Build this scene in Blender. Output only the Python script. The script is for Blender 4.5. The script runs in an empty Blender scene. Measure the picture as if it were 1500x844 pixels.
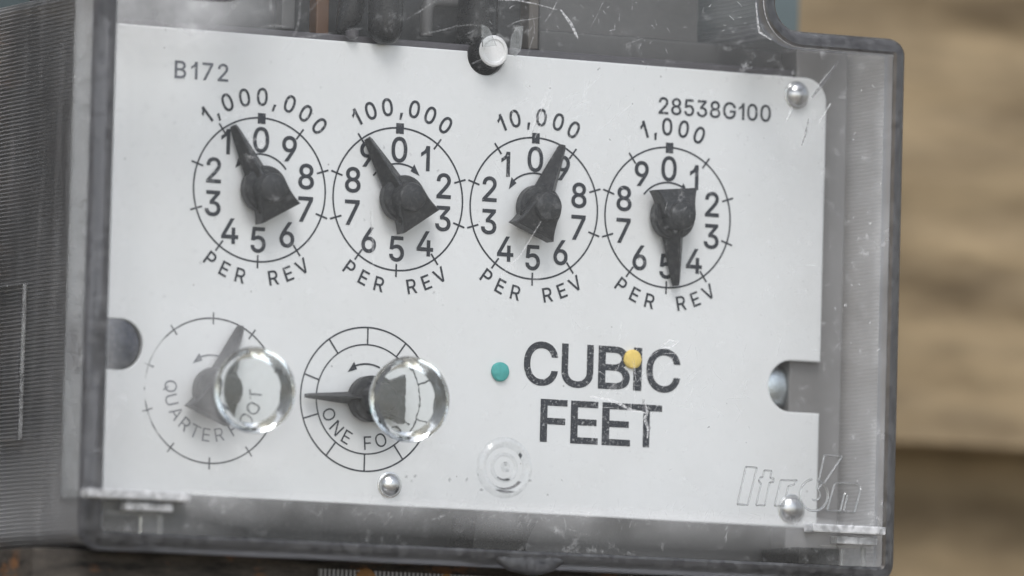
import bpy, bmesh, math, random
from mathutils import Vector, Matrix, noise
from mathutils.geometry import delaunay_2d_cdt

S = 0.001                                   # everything below is written in millimetres
scene = bpy.context.scene
rnd = random.Random(7)

# ------------------------------------------------------------------ camera
r_ = Vector((0.89778055, -0.43967295, 0.02603401))
u_ = Vector((-0.05628721, -0.05590885, 0.99684801))
f_ = Vector((0.43683158, 0.89641614, 0.07494184))
cam_mm = Vector((-485.886, -1012.982, -96.513))
cd = bpy.data.cameras.new('camera'); cam = bpy.data.objects.new('camera', cd)
scene.collection.objects.link(cam); scene.camera = cam
cam.matrix_world = Matrix(((r_.x, u_.x, -f_.x, cam_mm.x*S), (r_.y, u_.y, -f_.y, cam_mm.y*S),
                           (r_.z, u_.z, -f_.z, cam_mm.z*S), (0, 0, 0, 1)))
cd.sensor_width = 36; cd.lens = 11370.4/1500*36
cd.clip_start = 0.01; cd.clip_end = 100
cd.dof.use_dof = True
cd.dof.focus_distance = (Vector((14, -6, -15)) - cam_mm).dot(f_)*S
cd.dof.aperture_fstop = 15.0

# ------------------------------------------------------------------ light
SUN_EL, SUN_AZ = math.radians(52), math.radians(205)      # azimuth clockwise from +Y
w = bpy.data.worlds.new('World'); scene.world = w; w.use_nodes = True
nt = w.node_tree; nt.nodes.clear()
sky = nt.nodes.new('ShaderNodeTexSky'); sky.sky_type = 'NISHITA'; sky.sun_disc = False
sky.sun_elevation = SUN_EL; sky.sun_rotation = SUN_AZ
sky.air_density = 1.2; sky.dust_density = 1.5; sky.ozone_density = 1.0
hs = nt.nodes.new('ShaderNodeHueSaturation'); hs.inputs['Saturation'].default_value = 0.42
bg = nt.nodes.new('ShaderNodeBackground'); bg.inputs['Strength'].default_value = 0.15
wo = nt.nodes.new('ShaderNodeOutputWorld')
nt.links.new(sky.outputs[0], hs.inputs['Color']); nt.links.new(hs.outputs[0], bg.inputs[0]); nt.links.new(bg.outputs[0], wo.inputs[0])
sd = bpy.data.lights.new('sun', 'SUN'); sd.energy = 1.4; sd.angle = math.radians(24); sd.color = (1.0, 0.99, 0.975)
sun = bpy.data.objects.new('sun', sd); scene.collection.objects.link(sun)
sdir = Vector((math.sin(SUN_AZ)*math.cos(SUN_EL), math.cos(SUN_AZ)*math.cos(SUN_EL), math.sin(SUN_EL)))
sun.rotation_euler = sdir.to_track_quat('Z', 'Y').to_euler()
vs = scene.view_settings
vs.view_transform = 'Standard'; vs.look = 'None'; vs.gamma = 1.0; vs.use_curve_mapping = False
vs.exposure = 0.60

# ------------------------------------------------------------------ glyph outlines (cap height 1000)
GLYPHS = {
 '0': (702, ["351,-13 281,-7 217,14 161,47 113,94 73,152 41,223 23,283 10,349 3,421 0,499 3,577 10,649 24,715 42,776 74,846 114,905 162,952 218,986 281,1006 351,1013 422,1006 485,986 541,952 589,905 629,846 661,776 679,715 692,649 700,577 702,499 700,421 692,349 679,283 661,223 629,152 589,94 541,47 485,14 422,-7", "351,97 398,103 439,118 476,145 508,181 534,227 555,282 570,346 579,419 582,499 579,580 570,653 555,717 534,772 508,818 476,855 439,882 398,898 351,903 305,898 263,882 226,855 195,818 169,772 148,717 133,653 124,580 121,499 124,419 133,346 148,282 169,227 195,181 226,145 263,118 305,103"]),
 '1': (618, ["0,0 0,107 618,107 618,0", "392,999 392,0 267,0 267,881 261,881 19,703 19,838 239,999"]),
 '2': (639, ["0,0 0,93 335,449 429,555 452,585 470,614 485,642 495,670 502,699 504,730 501,764 493,795 479,822 460,846 438,866 411,882 381,894 349,901 314,903 277,900 243,892 213,879 187,861 165,839 147,812 134,782 127,748 124,711 3,711 8,768 21,821 44,869 74,911 112,946 156,975 205,996 259,1009 317,1013 374,1009 427,996 476,976 518,948 554,914 584,875 606,830 619,783 623,732 621,695 614,659 603,624 587,588 564,549 535,508 498,462 453,411 399,353 174,119 174,111 639,111 639,0"]),
 '3': (686, ["342,-13 283,-10 227,1 175,19 127,44 86,75 52,113 25,156 8,205 0,259 129,259 135,226 146,197 163,171 184,149 209,131 239,116 271,106 306,100 343,98 383,100 420,107 454,119 485,136 511,157 532,182 548,212 558,246 561,284 558,320 549,354 535,385 514,414 487,438 454,459 413,474 365,483 309,486 222,486 222,588 480,881 480,888 51,888 51,999 646,999 646,905 329,547 329,567 400,570 463,561 520,542 569,514 610,479 643,437 667,390 681,339 686,284 681,228 667,177 642,130 609,88 568,53 521,24 466,3 407,-9"]),
 '4': (734, ["0,207 0,311 407,999 533,999 135,326 135,319 734,319 734,207", "476,0 476,238 476,287 476,624 596,624 596,0"]),
 '5': (651, ["317,-13 260,-10 207,2 158,22 114,48 76,80 45,118 22,161 7,207 0,256 123,256 128,227 138,200 154,175 173,153 196,134 223,118 252,107 284,100 317,98 356,101 392,111 425,126 455,148 480,174 500,205 515,240 524,278 527,319 523,360 514,399 499,434 478,466 452,493 422,515 388,531 351,541 311,544 277,542 244,537 212,527 181,515 156,500 134,483 15,496 71,999 602,999 602,888 178,888 146,592 150,592 174,610 201,626 231,638 264,648 298,653 333,655 378,653 420,644 460,631 497,612 530,588 560,560 587,528 609,493 627,454 640,412 648,368 651,321 646,259 631,201 607,149 575,102 536,62 489,30 437,6 379,-9"]),
 '6': (639, ["320,-13 260,-9 205,5 155,29 110,61 72,100 41,146 18,199 5,256 0,318 4,367 14,417 32,470 59,527 96,594 145,669 371,999 508,999 172,513 161,513 171,531 184,549 200,565 217,580 237,593 260,603 284,611 309,616 337,617 395,613 448,600 496,579 538,550 573,514 601,471 622,422 635,368 639,309 635,249 621,193 598,143 567,97 529,59 484,28 434,5 379,-9", "320,95 357,98 391,108 423,123 450,144 473,169 493,199 507,233 516,269 518,309 516,349 507,386 493,419 473,449 450,474 423,494 391,509 357,518 320,521 283,518 248,509 217,494 189,474 165,449 146,420 132,387 124,351 121,311 124,271 132,234 146,200 165,169 189,144 217,123 248,108 283,98"]),
 '7': (645, ["68,0 513,881 513,888 0,888 0,999 645,999 645,881 202,0"]),
 '8': (686, ["343,-13 278,-9 218,3 164,22 117,49 76,82 44,121 19,165 5,214 0,266 3,307 11,346 26,383 45,417 69,447 97,474 128,495 162,510 198,520 198,525 152,541 113,568 80,605 56,648 41,696 36,747 41,796 54,842 76,884 105,921 142,952 184,978 233,997 286,1009 343,1013 399,1009 451,997 499,978 542,952 578,921 608,884 630,842 644,796 648,747 643,696 628,649 604,605 572,568 533,542 488,525 488,520 524,510 557,495 588,474 616,447 639,417 659,383 674,346 683,307 686,266 681,214 666,165 642,121 609,82 568,49 521,22 466,3 407,-9", "343,97 385,99 423,106 457,118 487,135 512,155 533,180 547,208 556,238 559,272 556,308 547,341 531,371 510,397 484,419 454,438 420,451 383,459 343,462 302,459 265,451 230,438 200,419 174,397 153,371 137,341 128,308 125,272 128,238 137,208 151,180 171,155 197,135 227,118 261,106 300,99", "343,569 377,571 408,578 437,590 462,606 484,626 501,649 515,676 523,706 525,738 523,770 515,799 502,825 485,848 464,868 438,883 409,894 378,901 343,904 308,901 276,894 247,883 221,868 200,848 182,825 169,799 162,770 159,738 162,706 169,676 182,649 200,626 221,606 247,590 276,578 308,571"]),
 '9': (639, ["319,1013 379,1008 434,994 485,971 529,939 567,900 598,853 621,801 635,743 639,681 636,633 625,582 607,530 581,472 543,406 494,331 269,0 131,0 468,486 479,486 469,468 456,451 440,434 422,420 402,407 380,396 356,389 330,384 303,382 245,387 192,399 145,421 102,450 67,485 38,528 17,577 4,631 0,691 5,751 18,807 42,857 73,902 111,940 155,971 206,994 260,1008", "319,904 283,901 249,892 217,876 190,856 166,830 147,800 133,767 124,730 121,691 124,651 133,614 147,581 166,551 190,526 217,505 249,490 283,481 319,478 357,481 391,490 423,505 450,525 474,550 493,580 507,613 516,649 518,688 516,729 507,766 493,800 474,830 451,855 423,876 392,892 357,901"]),
 'B': (703, ["0,0 0,999 355,999 421,995 478,984 528,964 570,937 604,906 630,868 649,827 660,782 664,734 662,694 654,659 642,629 625,603 605,580 582,562 556,546 529,534 500,524 500,515 532,510 564,499 595,482 625,460 650,432 672,399 689,361 700,317 703,268 699,219 687,173 668,131 640,93 604,62 559,35 504,16 440,4 366,0", "127,112 363,112 433,117 489,132 530,157 558,189 575,226 580,268 577,301 569,332 555,361 535,387 511,410 482,428 449,442 411,451 370,453 127,453", "127,561 349,561 385,563 418,570 448,582 475,598 498,618 517,641 531,668 539,698 542,731 537,773 522,810 496,842 460,867 412,882 353,887 127,887"]),
 'R': (722, ["0,0 0,999 345,999 418,995 482,982 536,960 582,930 620,894 649,851 670,802 682,749 686,692 682,634 670,581 649,533 620,491 582,455 536,427 481,405 418,393 345,388 71,388 71,501 341,501 389,504 431,511 467,524 496,542 520,564 538,590 550,621 558,654 560,692 558,730 550,764 538,795 520,822 496,845 467,864 431,877 388,885 339,888 127,888 127,0", "576,0 334,450 477,450 722,0"]),
 'E': (619, ["0,0 0,999 614,999 614,887 127,887 127,561 580,561 580,449 127,449 127,112 619,112 619,0"]),
 'V': (877, ["368,0 0,999 133,999 345,405 391,270 455,60 429,60 492,271 537,405 743,999 877,999 514,0"]),
 'P': (685, ["0,0 0,999 344,999 417,995 480,981 535,958 581,926 619,888 648,844 668,794 681,741 685,683 681,625 668,571 648,522 619,477 581,439 535,407 480,384 417,370 344,365 97,365 97,476 339,476 388,479 430,488 466,503 495,523 518,548 536,577 549,609 556,645 559,683 556,721 549,756 536,789 518,817 495,842 465,862 429,876 387,885 338,888 127,888 127,0"]),
 'C': (850, ["446,-13 383,-10 324,2 268,22 216,49 168,83 126,125 89,172 58,226 32,287 14,352 4,423 0,499 4,575 14,647 32,712 58,772 89,827 126,874 168,915 216,950 268,978 324,997 383,1009 446,1013 496,1010 543,1003 589,991 633,974 673,952 711,926 745,895 775,861 801,822 822,780 838,734 850,684 723,684 714,717 701,748 686,775 667,800 646,822 623,841 597,858 570,872 540,882 510,889 478,894 446,895 387,890 332,875 281,849 236,814 198,769 166,715 143,652 129,580 124,499 129,419 143,347 167,284 198,230 237,185 282,150 333,124 387,109 446,104 478,105 510,110 540,118 570,128 597,142 623,158 646,178 667,200 686,225 701,252 714,283 723,315 850,315 839,266 823,220 801,178 775,140 745,105 711,74 674,48 633,26 590,9 544,-3 496,-11"]),
 'U': (780, ["390,-16 315,-11 246,4 184,30 130,65 85,107 48,157 21,213 5,274 0,340 0,999 126,999 126,350 130,304 140,261 158,222 183,187 213,158 250,133 291,116 338,105 390,101 443,105 490,116 532,133 568,158 598,187 622,222 639,261 650,304 653,350 653,999 780,999 780,340 775,274 759,213 732,157 695,107 650,65 596,30 534,4 466,-11"]),
 'I': (468, ["0,0 0,112 171,112 171,887 0,887 0,999 468,999 468,887 298,887 298,112 468,112 468,0"]),
 'F': (607, ["0,0 0,999 607,999 607,887 127,887 127,547 562,547 562,435 127,435 127,0"]),
 'T': (757, ["0,887 0,999 757,999 757,887 442,887 442,0 316,0 316,887"]),
 'G': (860, ["449,-13 384,-9 323,2 267,22 214,49 167,84 124,125 88,173 57,227 32,287 14,353 4,423 0,499 4,575 14,647 32,712 57,772 88,827 124,874 166,915 213,950 265,978 320,997 379,1009 441,1013 493,1010 542,1002 590,989 634,971 675,949 713,922 747,891 777,856 803,818 825,777 841,732 853,685 722,685 711,716 697,746 681,772 663,797 643,819 620,839 596,856 569,870 540,881 510,889 477,894 442,895 384,890 331,875 281,850 236,814 198,769 166,715 143,652 129,580 124,499 129,419 143,347 167,284 199,230 237,186 283,150 334,125 389,109 449,104 503,108 553,120 598,140 638,167 672,201 699,242 720,289 732,341 736,398 774,391 476,391 476,502 860,502 860,393 854,314 836,243 807,178 767,122 718,75 661,37 596,9 525,-8"]),
 'O': (889, ["445,-13 383,-10 324,2 268,22 216,49 169,83 127,125 90,172 58,226 33,287 15,352 4,423 0,499 4,575 15,647 33,712 58,772 90,827 127,874 169,915 216,950 268,978 324,997 383,1009 445,1013 508,1009 567,997 623,978 674,950 722,915 764,874 801,827 832,772 857,712 875,647 886,575 889,499 886,423 875,352 857,287 832,226 801,172 764,125 722,83 674,49 623,22 567,2 508,-10", "445,104 503,109 557,124 607,149 653,184 691,229 723,283 747,346 761,418 766,499 761,580 747,653 723,716 691,771 653,815 607,850 557,875 503,890 445,895 387,890 333,875 283,850 238,815 199,770 167,716 143,652 129,580 124,499 129,418 143,347 167,283 199,229 238,185 283,150 333,124 387,109"]),
 'N': (792, ["0,0 0,999 150,999 556,359 595,296 643,210 695,108 677,105 669,213 666,309 665,383 665,999 792,999 792,0 642,0 279,570 230,650 173,749 93,888 116,891 122,754 126,644 127,571 127,0"]),
 'Q': (889, ["402,313 535,313 647,166 675,127 841,-94 708,-94 600,52 571,90", "445,-13 383,-10 324,2 268,22 216,49 169,83 127,125 90,172 58,226 33,287 15,352 4,423 0,499 4,575 15,647 33,712 58,772 90,827 127,874 169,915 216,950 268,978 324,997 383,1009 445,1013 508,1009 567,997 623,978 674,950 722,915 764,874 801,827 832,772 857,712 875,647 886,575 889,499 886,423 875,352 857,287 832,226 801,172 764,125 722,83 674,49 623,22 567,2 508,-10", "445,104 503,109 557,124 607,149 653,184 691,229 723,283 747,346 761,418 766,499 761,580 747,653 723,716 691,771 653,815 607,850 557,875 503,890 445,895 387,890 333,875 283,850 238,815 199,770 167,716 143,652 129,580 124,499 129,418 143,347 167,283 199,229 238,185 283,150 333,124 387,109"]),
 'A': (877, ["0,0 364,999 510,999 877,0 744,0 532,594 487,731 424,940 449,940 386,729 342,594 135,0", "184,279 184,390 694,390 694,279"]),
 ',': (195, ["0,-235 59,140 195,140 92,-235"]),
}
GLYPHS['1'] = (373, ["373,999 373,0 248,0 248,770 0,600 0,722 40,740 120,790 190,860 236,999"])
GLYPHS['I'] = (140, ["0,0 0,1000 140,1000 140,0"])

# ------------------------------------------------------------------ node helpers
class N:
    def __init__(s, m):
        m.use_nodes = True; s.t = m.node_tree; s.t.nodes.clear()
        s.out = s.t.nodes.new('ShaderNodeOutputMaterial')
        tc = s.t.nodes.new('ShaderNodeTexCoord')
        mp = s.t.nodes.new('ShaderNodeMapping'); mp.inputs['Scale'].default_value = (1000,)*3
        s.link(tc.outputs['Object'], mp.inputs[0]); s.co = mp.outputs[0]
    def link(s, a, b): s.t.links.new(a, b)
    def n(s, kind, **kw):
        x = s.t.nodes.new('ShaderNode'+kind)
        for k, v in kw.items(): setattr(x, k, v)
        return x
    def put(s, sock, v):
        if isinstance(v, bpy.types.NodeSocket): s.link(v, sock)
        elif isinstance(v, (tuple, list)) and len(v) == 3 and sock.type == 'RGBA': sock.default_value = (*v, 1)
        else: sock.default_value = v
    def math(s, op, a, b=0.0, c=0.0, clamp=False):
        x = s.n('Math', operation=op); x.use_clamp = clamp
        s.put(x.inputs[0], a); s.put(x.inputs[1], b)
        if len(x.inputs) > 2: s.put(x.inputs[2], c)
        return x.outputs[0]
    def map(s, scale=(1, 1, 1), rot=(0, 0, 0), loc=(0, 0, 0)):
        x = s.n('Mapping'); s.link(s.co, x.inputs[0])
        x.inputs['Scale'].default_value = scale; x.inputs['Rotation'].default_value = rot; x.inputs['Location'].default_value = loc
        return x.outputs[0]
    def noise(s, scale=1.0, detail=3.0, rough=0.5, vec=None, dist=0.0):
        x = s.n('TexNoise'); s.link(vec or s.co, x.inputs['Vector'])
        x.inputs['Scale'].default_value = scale; x.inputs['Detail'].default_value = detail
        x.inputs['Roughness'].default_value = rough; x.inputs['Distortion'].default_value = dist
        return x.outputs['Fac']
    def ramp(s, fac, a, b, lo=0.0, hi=1.0):
        x = s.n('MapRange'); x.clamp = True; s.put(x.inputs[0], fac)
        x.inputs[1].default_value = a; x.inputs[2].default_value = b
        x.inputs[3].default_value = lo; x.inputs[4].default_value = hi
        return x.outputs[0]
    def mixc(s, fac, a, b):
        x = s.n('Mix', data_type='RGBA'); s.put(x.inputs[0], fac); s.put(x.inputs[6], a); s.put(x.inputs[7], b)
        return x.outputs[2]
    def mix(s, fac, a, b):
        x = s.n('MixShader'); s.put(x.inputs[0], fac); s.link(a, x.inputs[1]); s.link(b, x.inputs[2]); return x.outputs[0]
    def bump(s, h, strength=0.3, dist=0.0001):
        x = s.n('Bump'); s.put(x.inputs['Height'], h); x.inputs['Strength'].default_value = strength; x.inputs['Distance'].default_value = dist
        return x.outputs[0]
    def prin(s, col, rough=0.5, metal=0.0, spec=0.5, normal=None, **kw):
        x = s.n('BsdfPrincipled'); s.put(x.inputs['Base Color'], col); s.put(x.inputs['Roughness'], rough)
        s.put(x.inputs['Metallic'], metal); s.put(x.inputs['Specular IOR Level'], spec)
        if normal is not None: s.link(normal, x.inputs['Normal'])
        for k, v in kw.items(): s.put(x.inputs[k], v)
        return x.outputs[0]
    def xyz(s):
        x = s.n('SeparateXYZ'); s.link(s.co, x.inputs[0]); return x.outputs
    def blob(s, c, rad, soft=0.6):
        """1 inside an ellipsoid round c, falling to 0 outside (a wear or dirt patch with a shape of its own)"""
        x = s.n('Mapping'); s.link(s.co, x.inputs[0])
        x.inputs['Location'].default_value = tuple(-c[i]/rad[i] for i in range(3)); x.inputs['Scale'].default_value = tuple(1/v for v in rad)
        l = s.n('VectorMath', operation='LENGTH'); s.link(x.outputs[0], l.inputs[0])
        return s.ramp(l.outputs['Value'], soft, 1.0, 1.0, 0.0)
    def done(s, sh): s.link(sh, s.out.inputs[0])

def M(name):
    m = bpy.data.materials.new(name); return m, N(m)

def simple(name, col, rough=0.5, metal=0.0, var=0.15, scale=0.6, bump=0.2, spec=0.5, dust=0.0):
    m, n = M(name)
    f = n.noise(scale, 5, 0.6)
    c = n.mixc(f, tuple(v*(1-var) for v in col), tuple(min(1, v*(1+var)) for v in col))
    if dust:
        c = n.mixc(n.ramp(n.noise(1.7, 6, 0.7), 0.5, 0.8, 0, dust), c, (0.45, 0.44, 0.42))
    n.done(n.prin(c, n.ramp(n.noise(2.0, 4), 0.3, 0.7, max(0.02, rough-0.08), min(1, rough+0.08)), metal, spec, n.bump(n.noise(4, 5, 0.6), bump, 0.00008)))
    return m

# face plate: off-white baked paint, faint brushing, specks and small stains
m_plate, n = M('white_painted_metal')
base = n.mixc(n.noise(0.05, 3), (0.70, 0.715, 0.72), (0.76, 0.77, 0.775))
base = n.mixc(n.ramp(n.noise(1.0, 4, 0.6, n.map((6, 1, .3))), 0.35, 0.75, 0, .12), base, (0.66, 0.67, 0.68))
base = n.mixc(n.ramp(n.noise(0.06, 4, .55, n.map(loc=(5, 2, 9))), .42, .68, 0, .22), base, (0.60, 0.60, 0.585))
base = n.mixc(n.ramp(n.noise(0.33, 7, 0.75), 0.66, 0.76, 0, .35), base, (0.42, 0.41, 0.39))
vo = n.n('TexVoronoi'); n.link(n.co, vo.inputs['Vector']); vo.inputs['Scale'].default_value = 0.22
sp = n.math('LESS_THAN', vo.outputs['Distance'], 0.035)
base = n.mixc(n.math('MULTIPLY', sp, .55), base, (0.2, 0.19, 0.18))
n.done(n.prin(base, 0.38, 0.0, 0.4, n.bump(n.noise(3, 5, 0.6), 0.06, 0.00008)))
m_platemetal = m_plate

def ink(name, wear=0.5, side=None, col=(0.016, 0.019, 0.026)):
    """dark print; wear = share of pinholes and scuffs through which the plate shows"""
    m, n = M(name)
    c = n.mixc(n.noise(1.2, 4), col, tuple(v*1.9 for v in col))
    a = n.ramp(n.noise(1.9, 8, 0.78), 0.60 - 0.10*wear, 0.70 - 0.10*wear)
    b = n.ramp(n.noise(1.4, 5, 0.7, n.map((3.0, 3, .5), (0, .6, 0), (4, 0, 9))), 0.66 - .06*wear, .74 - .06*wear, 0, .7)
    k = n.math('MAXIMUM', a, b)
    k = n.math('MULTIPLY', k, 0.75)
    if side:                                          # print rubbed off towards one side
        x = n.xyz(); g = n.ramp(x[0], side[0], side[1])
        lo = n.ramp(n.noise(0.42, 5, 0.6, None, .4), 0.34, 0.62)
        k = n.math('MAXIMUM', k, n.math('MULTIPLY', n.math('ADD', lo, .25, clamp=True), g))
    t = n.n('BsdfTransparent').outputs[0]
    n.done(n.mix(k, n.prin(c, 0.45, spec=.3), t))
    return m
m_ink = ink('dark_grey_print', 0.35)
m_inkworn = ink('scuffed_dark_print', 0.85)
m_inkfade = ink('half_rubbed_off_print', 0.6, (-41.0, -49.5))
m_inkfaint = ink('faint_grey_print', 0.8, None, (0.09, 0.095, 0.11))

m_pointer = simple('charcoal_plastic', (0.019, 0.020, 0.023), 0.42, 0, 0.3, .9, 0.3, 0.4, dust=0.16)
m_black = simple('black_plastic', (0.008, 0.008, 0.009), 0.3, 0, .2, .5, .03, .3)
m_chrome = simple('bright_rivet_metal', (0.62, 0.62, 0.62), 0.17, 1.0, 0.12, 0.6, 0.5)
m_zinc = simple('zinc_screw_metal', (0.55, 0.60, 0.63), 0.16, 1.0, 0.35, 0.5, 1.0)
m_bluezinc = simple('dull_blue_grey_metal', (0.055, 0.06, 0.08), 0.5, 0, .85, 1.0, 1.0, .3, dust=.22)
m_teal = simple('teal_plastic', (0.055, 0.36, 0.34), 0.5, 0, .3, 1.2, .4)
m_yellow = simple('pale_yellow_plastic', (0.78, 0.58, 0.17), 0.6, 0, .12, 1.0, .3, .2)
m_white = simple('white_plastic', (0.82, 0.82, 0.82), 0.3, 0, .04, .4, .1)
m_dark = simple('dark_grey_casting', (0.026, 0.027, 0.029), 0.55, 0, .35, .18, .5, dust=.08)
m_mid = simple('mid_grey_casting', (0.09, 0.089, 0.089), 0.6, 0, .2, .12, .4, dust=.08)
m_light = simple('grey_metal_panel', (0.185, 0.18, 0.178), 0.5, 0, .12, .12, .3)
m_orange = simple('orange_plastic', (0.10, 0.045, 0.018), 0.5, 0, .25, .3, .3)
m_collar = simple('purple_grey_plastic', (0.075, 0.07, 0.078), 0.35, 0, .2, .5, .2)
m_bluegrey = simple('blue_grey_paint', (0.09, 0.115, 0.12), 0.5, 0, .3, .08, .3)

# rusty, grimy casting under the cover
m, n = M('grimy_rusted_casting'); m_rusty = m
c = n.mixc(n.ramp(n.noise(.25, 6, .65, n.map((.5, 1, 2.5))), .35, .7), (0.012, 0.011, 0.010), (0.085, 0.072, 0.06))
c = n.mixc(n.ramp(n.noise(.16, 6, .7, n.map((.8, 1, 2.0), loc=(3, 7, 1))), .55, .72), c, (0.20, 0.09, 0.035))
n.done(n.prin(c, .75, 0, .3, n.bump(n.noise(1.5, 7, .7), .8, .0006)))
m_rust = simple('orange_brown_rust', (0.16, 0.075, 0.02), .8, 0, .5, .9, .9)

# clear polycarbonate front: see-through, weathered, hazed in patches
m, n = M('clear_weathered_plastic'); m_clear = m
x, y, z = n.xyz()
fine = n.noise(.55, 7, .72); soft = n.noise(.09, 4, .55)
frost = n.math('MULTIPLY', n.blob((-60, -15, -46), (20, 40, 14), .1), .20)
frost = n.math('MAXIMUM', frost, n.math('MULTIPLY', n.blob((-44, -15, -30), (17, 40, 16), .1), .34))
frost = n.math('MAXIMUM', frost, n.math('MULTIPLY', n.blob((-56, -15, 24), (22, 40, 8), .2), .55))
frost = n.math('MAXIMUM', frost, n.math('MULTIPLY', n.math('MULTIPLY', n.ramp(z, -43.6, -44.8), n.ramp(z, -49.5, -45)), .34))
frost = n.math('MAXIMUM', frost, n.math('MULTIPLY', n.ramp(x, 50, 61), .28))
frost = n.math('MAXIMUM', frost, n.math('MULTIPLY', n.ramp(x, -59, -63), .25))
frost = n.math('MAXIMUM', frost, n.math('MULTIPLY', n.ramp(z, 21.5, 24.5), .03))
frost = n.math('MULTIPLY', frost, n.ramp(soft, .3, .7, .45, 1.25))
grit = n.math('MULTIPLY', n.ramp(fine, .56, .76), n.ramp(soft, .42, .62, .05, .42))
scr = n.ramp(n.noise(1.0, 5, .65, n.map((7, 1, .35), (0, .55, 0))), .66, .74, 0, .16)
scr2 = n.ramp(n.noise(1.0, 5, .65, n.map((8, 1, .3), (0, -.8, 0), (7, 0, 3))), .67, .75, 0, .14)
lines = n.math('MULTIPLY', n.math('MAXIMUM', scr, scr2), n.ramp(n.noise(.06, 2, .5, n.map(loc=(11, 3, 5))), .48, .6))
veil = n.math('ADD', n.math('ADD', .028, frost), n.math('ADD', grit, lines), clamp=True)
nb = n.bump(n.noise(.35, 4, .5), .05, .0004)
dirt = n.n('BsdfDiffuse'); dirt.inputs[0].default_value = (.62, .62, .63, 1)
tr = n.n('BsdfTransparent').outputs[0]
gl = n.n('BsdfGlossy'); gl.inputs['Roughness'].default_value = .07; n.link(nb, gl.inputs['Normal'])
fr = n.n('Fresnel'); fr.inputs['IOR'].default_value = 1.45; n.link(nb, fr.inputs['Normal'])
n.done(n.mix(n.math('MULTIPLY', fr.outputs[0], .42), n.mix(veil, tr, dirt.outputs[0]), gl.outputs[0]))

# clear side walls: fine horizontal mould lines, more haze than the front
m, n = M('ribbed_clear_plastic'); m_wall = m
x, y, z = n.xyz()
zz = n.math('ADD', z, n.math('MULTIPLY', n.noise(.03, 2), .7))
rib = n.math('FRACT', n.math('MULTIPLY', zz, 1/.57))
ribl = n.math('MULTIPLY', n.ramp(rib, .52, .72), n.ramp(rib, .98, .82))
amp = n.ramp(n.noise(.10, 4, .6, n.map((1, 1, .4), loc=(2, 4, 8))), .32, .66, .12, 1.0)
haze = n.math('ADD', n.ramp(n.noise(.07, 5, .6, n.map((1, 1, .35))), .3, .7, .07, .16), n.math('MULTIPLY', n.math('MULTIPLY', ribl, amp), .55))
haze = n.math('ADD', haze, n.math('MULTIPLY', n.ramp(n.noise(.5, 7, .75), .6, .74), .25), clamp=True)
low = n.ramp(z, -34, -48, 0, .34); haze = n.math('ADD', haze, low, clamp=True)
haze = n.math('ADD', haze, n.math('MULTIPLY', n.ramp(n.noise(.30, 5, .65, n.map((1, 1, .10), loc=(4, 1, 2))), .52, .70), .16), clamp=True)
inr = n.ramp(x, 50, 60, 0, .36); haze = n.math('ADD', haze, inr, clamp=True)
h = n.bump(ribl, .5, .00012)
df = n.n('BsdfDiffuse'); df.inputs[0].default_value = (.55, .545, .55, 1); n.link(h, df.inputs['Normal'])
tl = n.n('BsdfTranslucent'); tl.inputs[0].default_value = (.45, .44, .44, 1)
gl = n.n('BsdfGlossy'); gl.inputs['Roughness'].default_value = .2; n.link(h, gl.inputs['Normal'])
fr = n.n('Fresnel'); fr.inputs['IOR'].default_value = 1.4
rf = n.n('BsdfRefraction'); rf.inputs['IOR'].default_value = 1.12; rf.inputs['Roughness'].default_value = .6
see = n.mix(.9, n.n('BsdfTransparent').outputs[0], rf.outputs[0])
body = n.mix(haze, see, n.mix(.35, df.outputs[0], tl.outputs[0]))
n.done(n.mix(n.math('MULTIPLY', fr.outputs[0], .6), body, gl.outputs[0]))

def glass(name, haze=0.05, rough=0.02, bumpd=.0001, bscale=.6, col=(.96, .97, .97)):
    m, n = M(name)
    nb = n.bump(n.noise(bscale, 4, .5), .25, bumpd)
    g = n.n('BsdfGlass'); g.inputs['IOR'].default_value = 1.49; g.inputs['Roughness'].default_value = rough
    g.inputs['Color'].default_value = (*col, 1); n.link(nb, g.inputs['Normal'])
    d = n.n('BsdfDiffuse'); d.inputs[0].default_value = (.55, .55, .56, 1)
    k = n.math('MULTIPLY', n.ramp(n.noise(.8, 7, .72), .4, .75, .4, 2.0), haze)
    n.done(n.mix(k, g.outputs[0], d.outputs[0])); return m
m_lens = glass('solid_clear_plastic', .03, .0, .00018, .4)
m_rim = glass('thick_clear_edge_plastic', .09, .30, .0001, .5, (.50, .50, .52))
m_relief = glass('clear_raised_relief', .20, .03, .0001)
m_lightband = glass('cloudy_light_band', .34, .4, .0001)  # for the added strip that imitates light caught in the cover corner
m_milk = glass('milky_clear_plastic', .42, .25, .0001)

m, n = M('white_scratch_and_glint'); m_scr = m  # whitened scratches, and the painted glint on the pane edge
d = n.n('BsdfDiffuse'); d.inputs[0].default_value = (.8, .8, .81, 1)
n.done(n.mix(n.ramp(n.noise(2.4, 6, .75), .38, .66, .04, .8), n.n('BsdfTransparent').outputs[0], d.outputs[0]))
m, n = M('grey_scratch'); m_scrd = m
d = n.n('BsdfDiffuse'); d.inputs[0].default_value = (.16, .16, .17, 1)
n.done(n.mix(n.ramp(n.noise(1.6, 6, .7), .35, .65, .1, .8), n.n('BsdfTransparent').outputs[0], d.outputs[0]))

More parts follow.
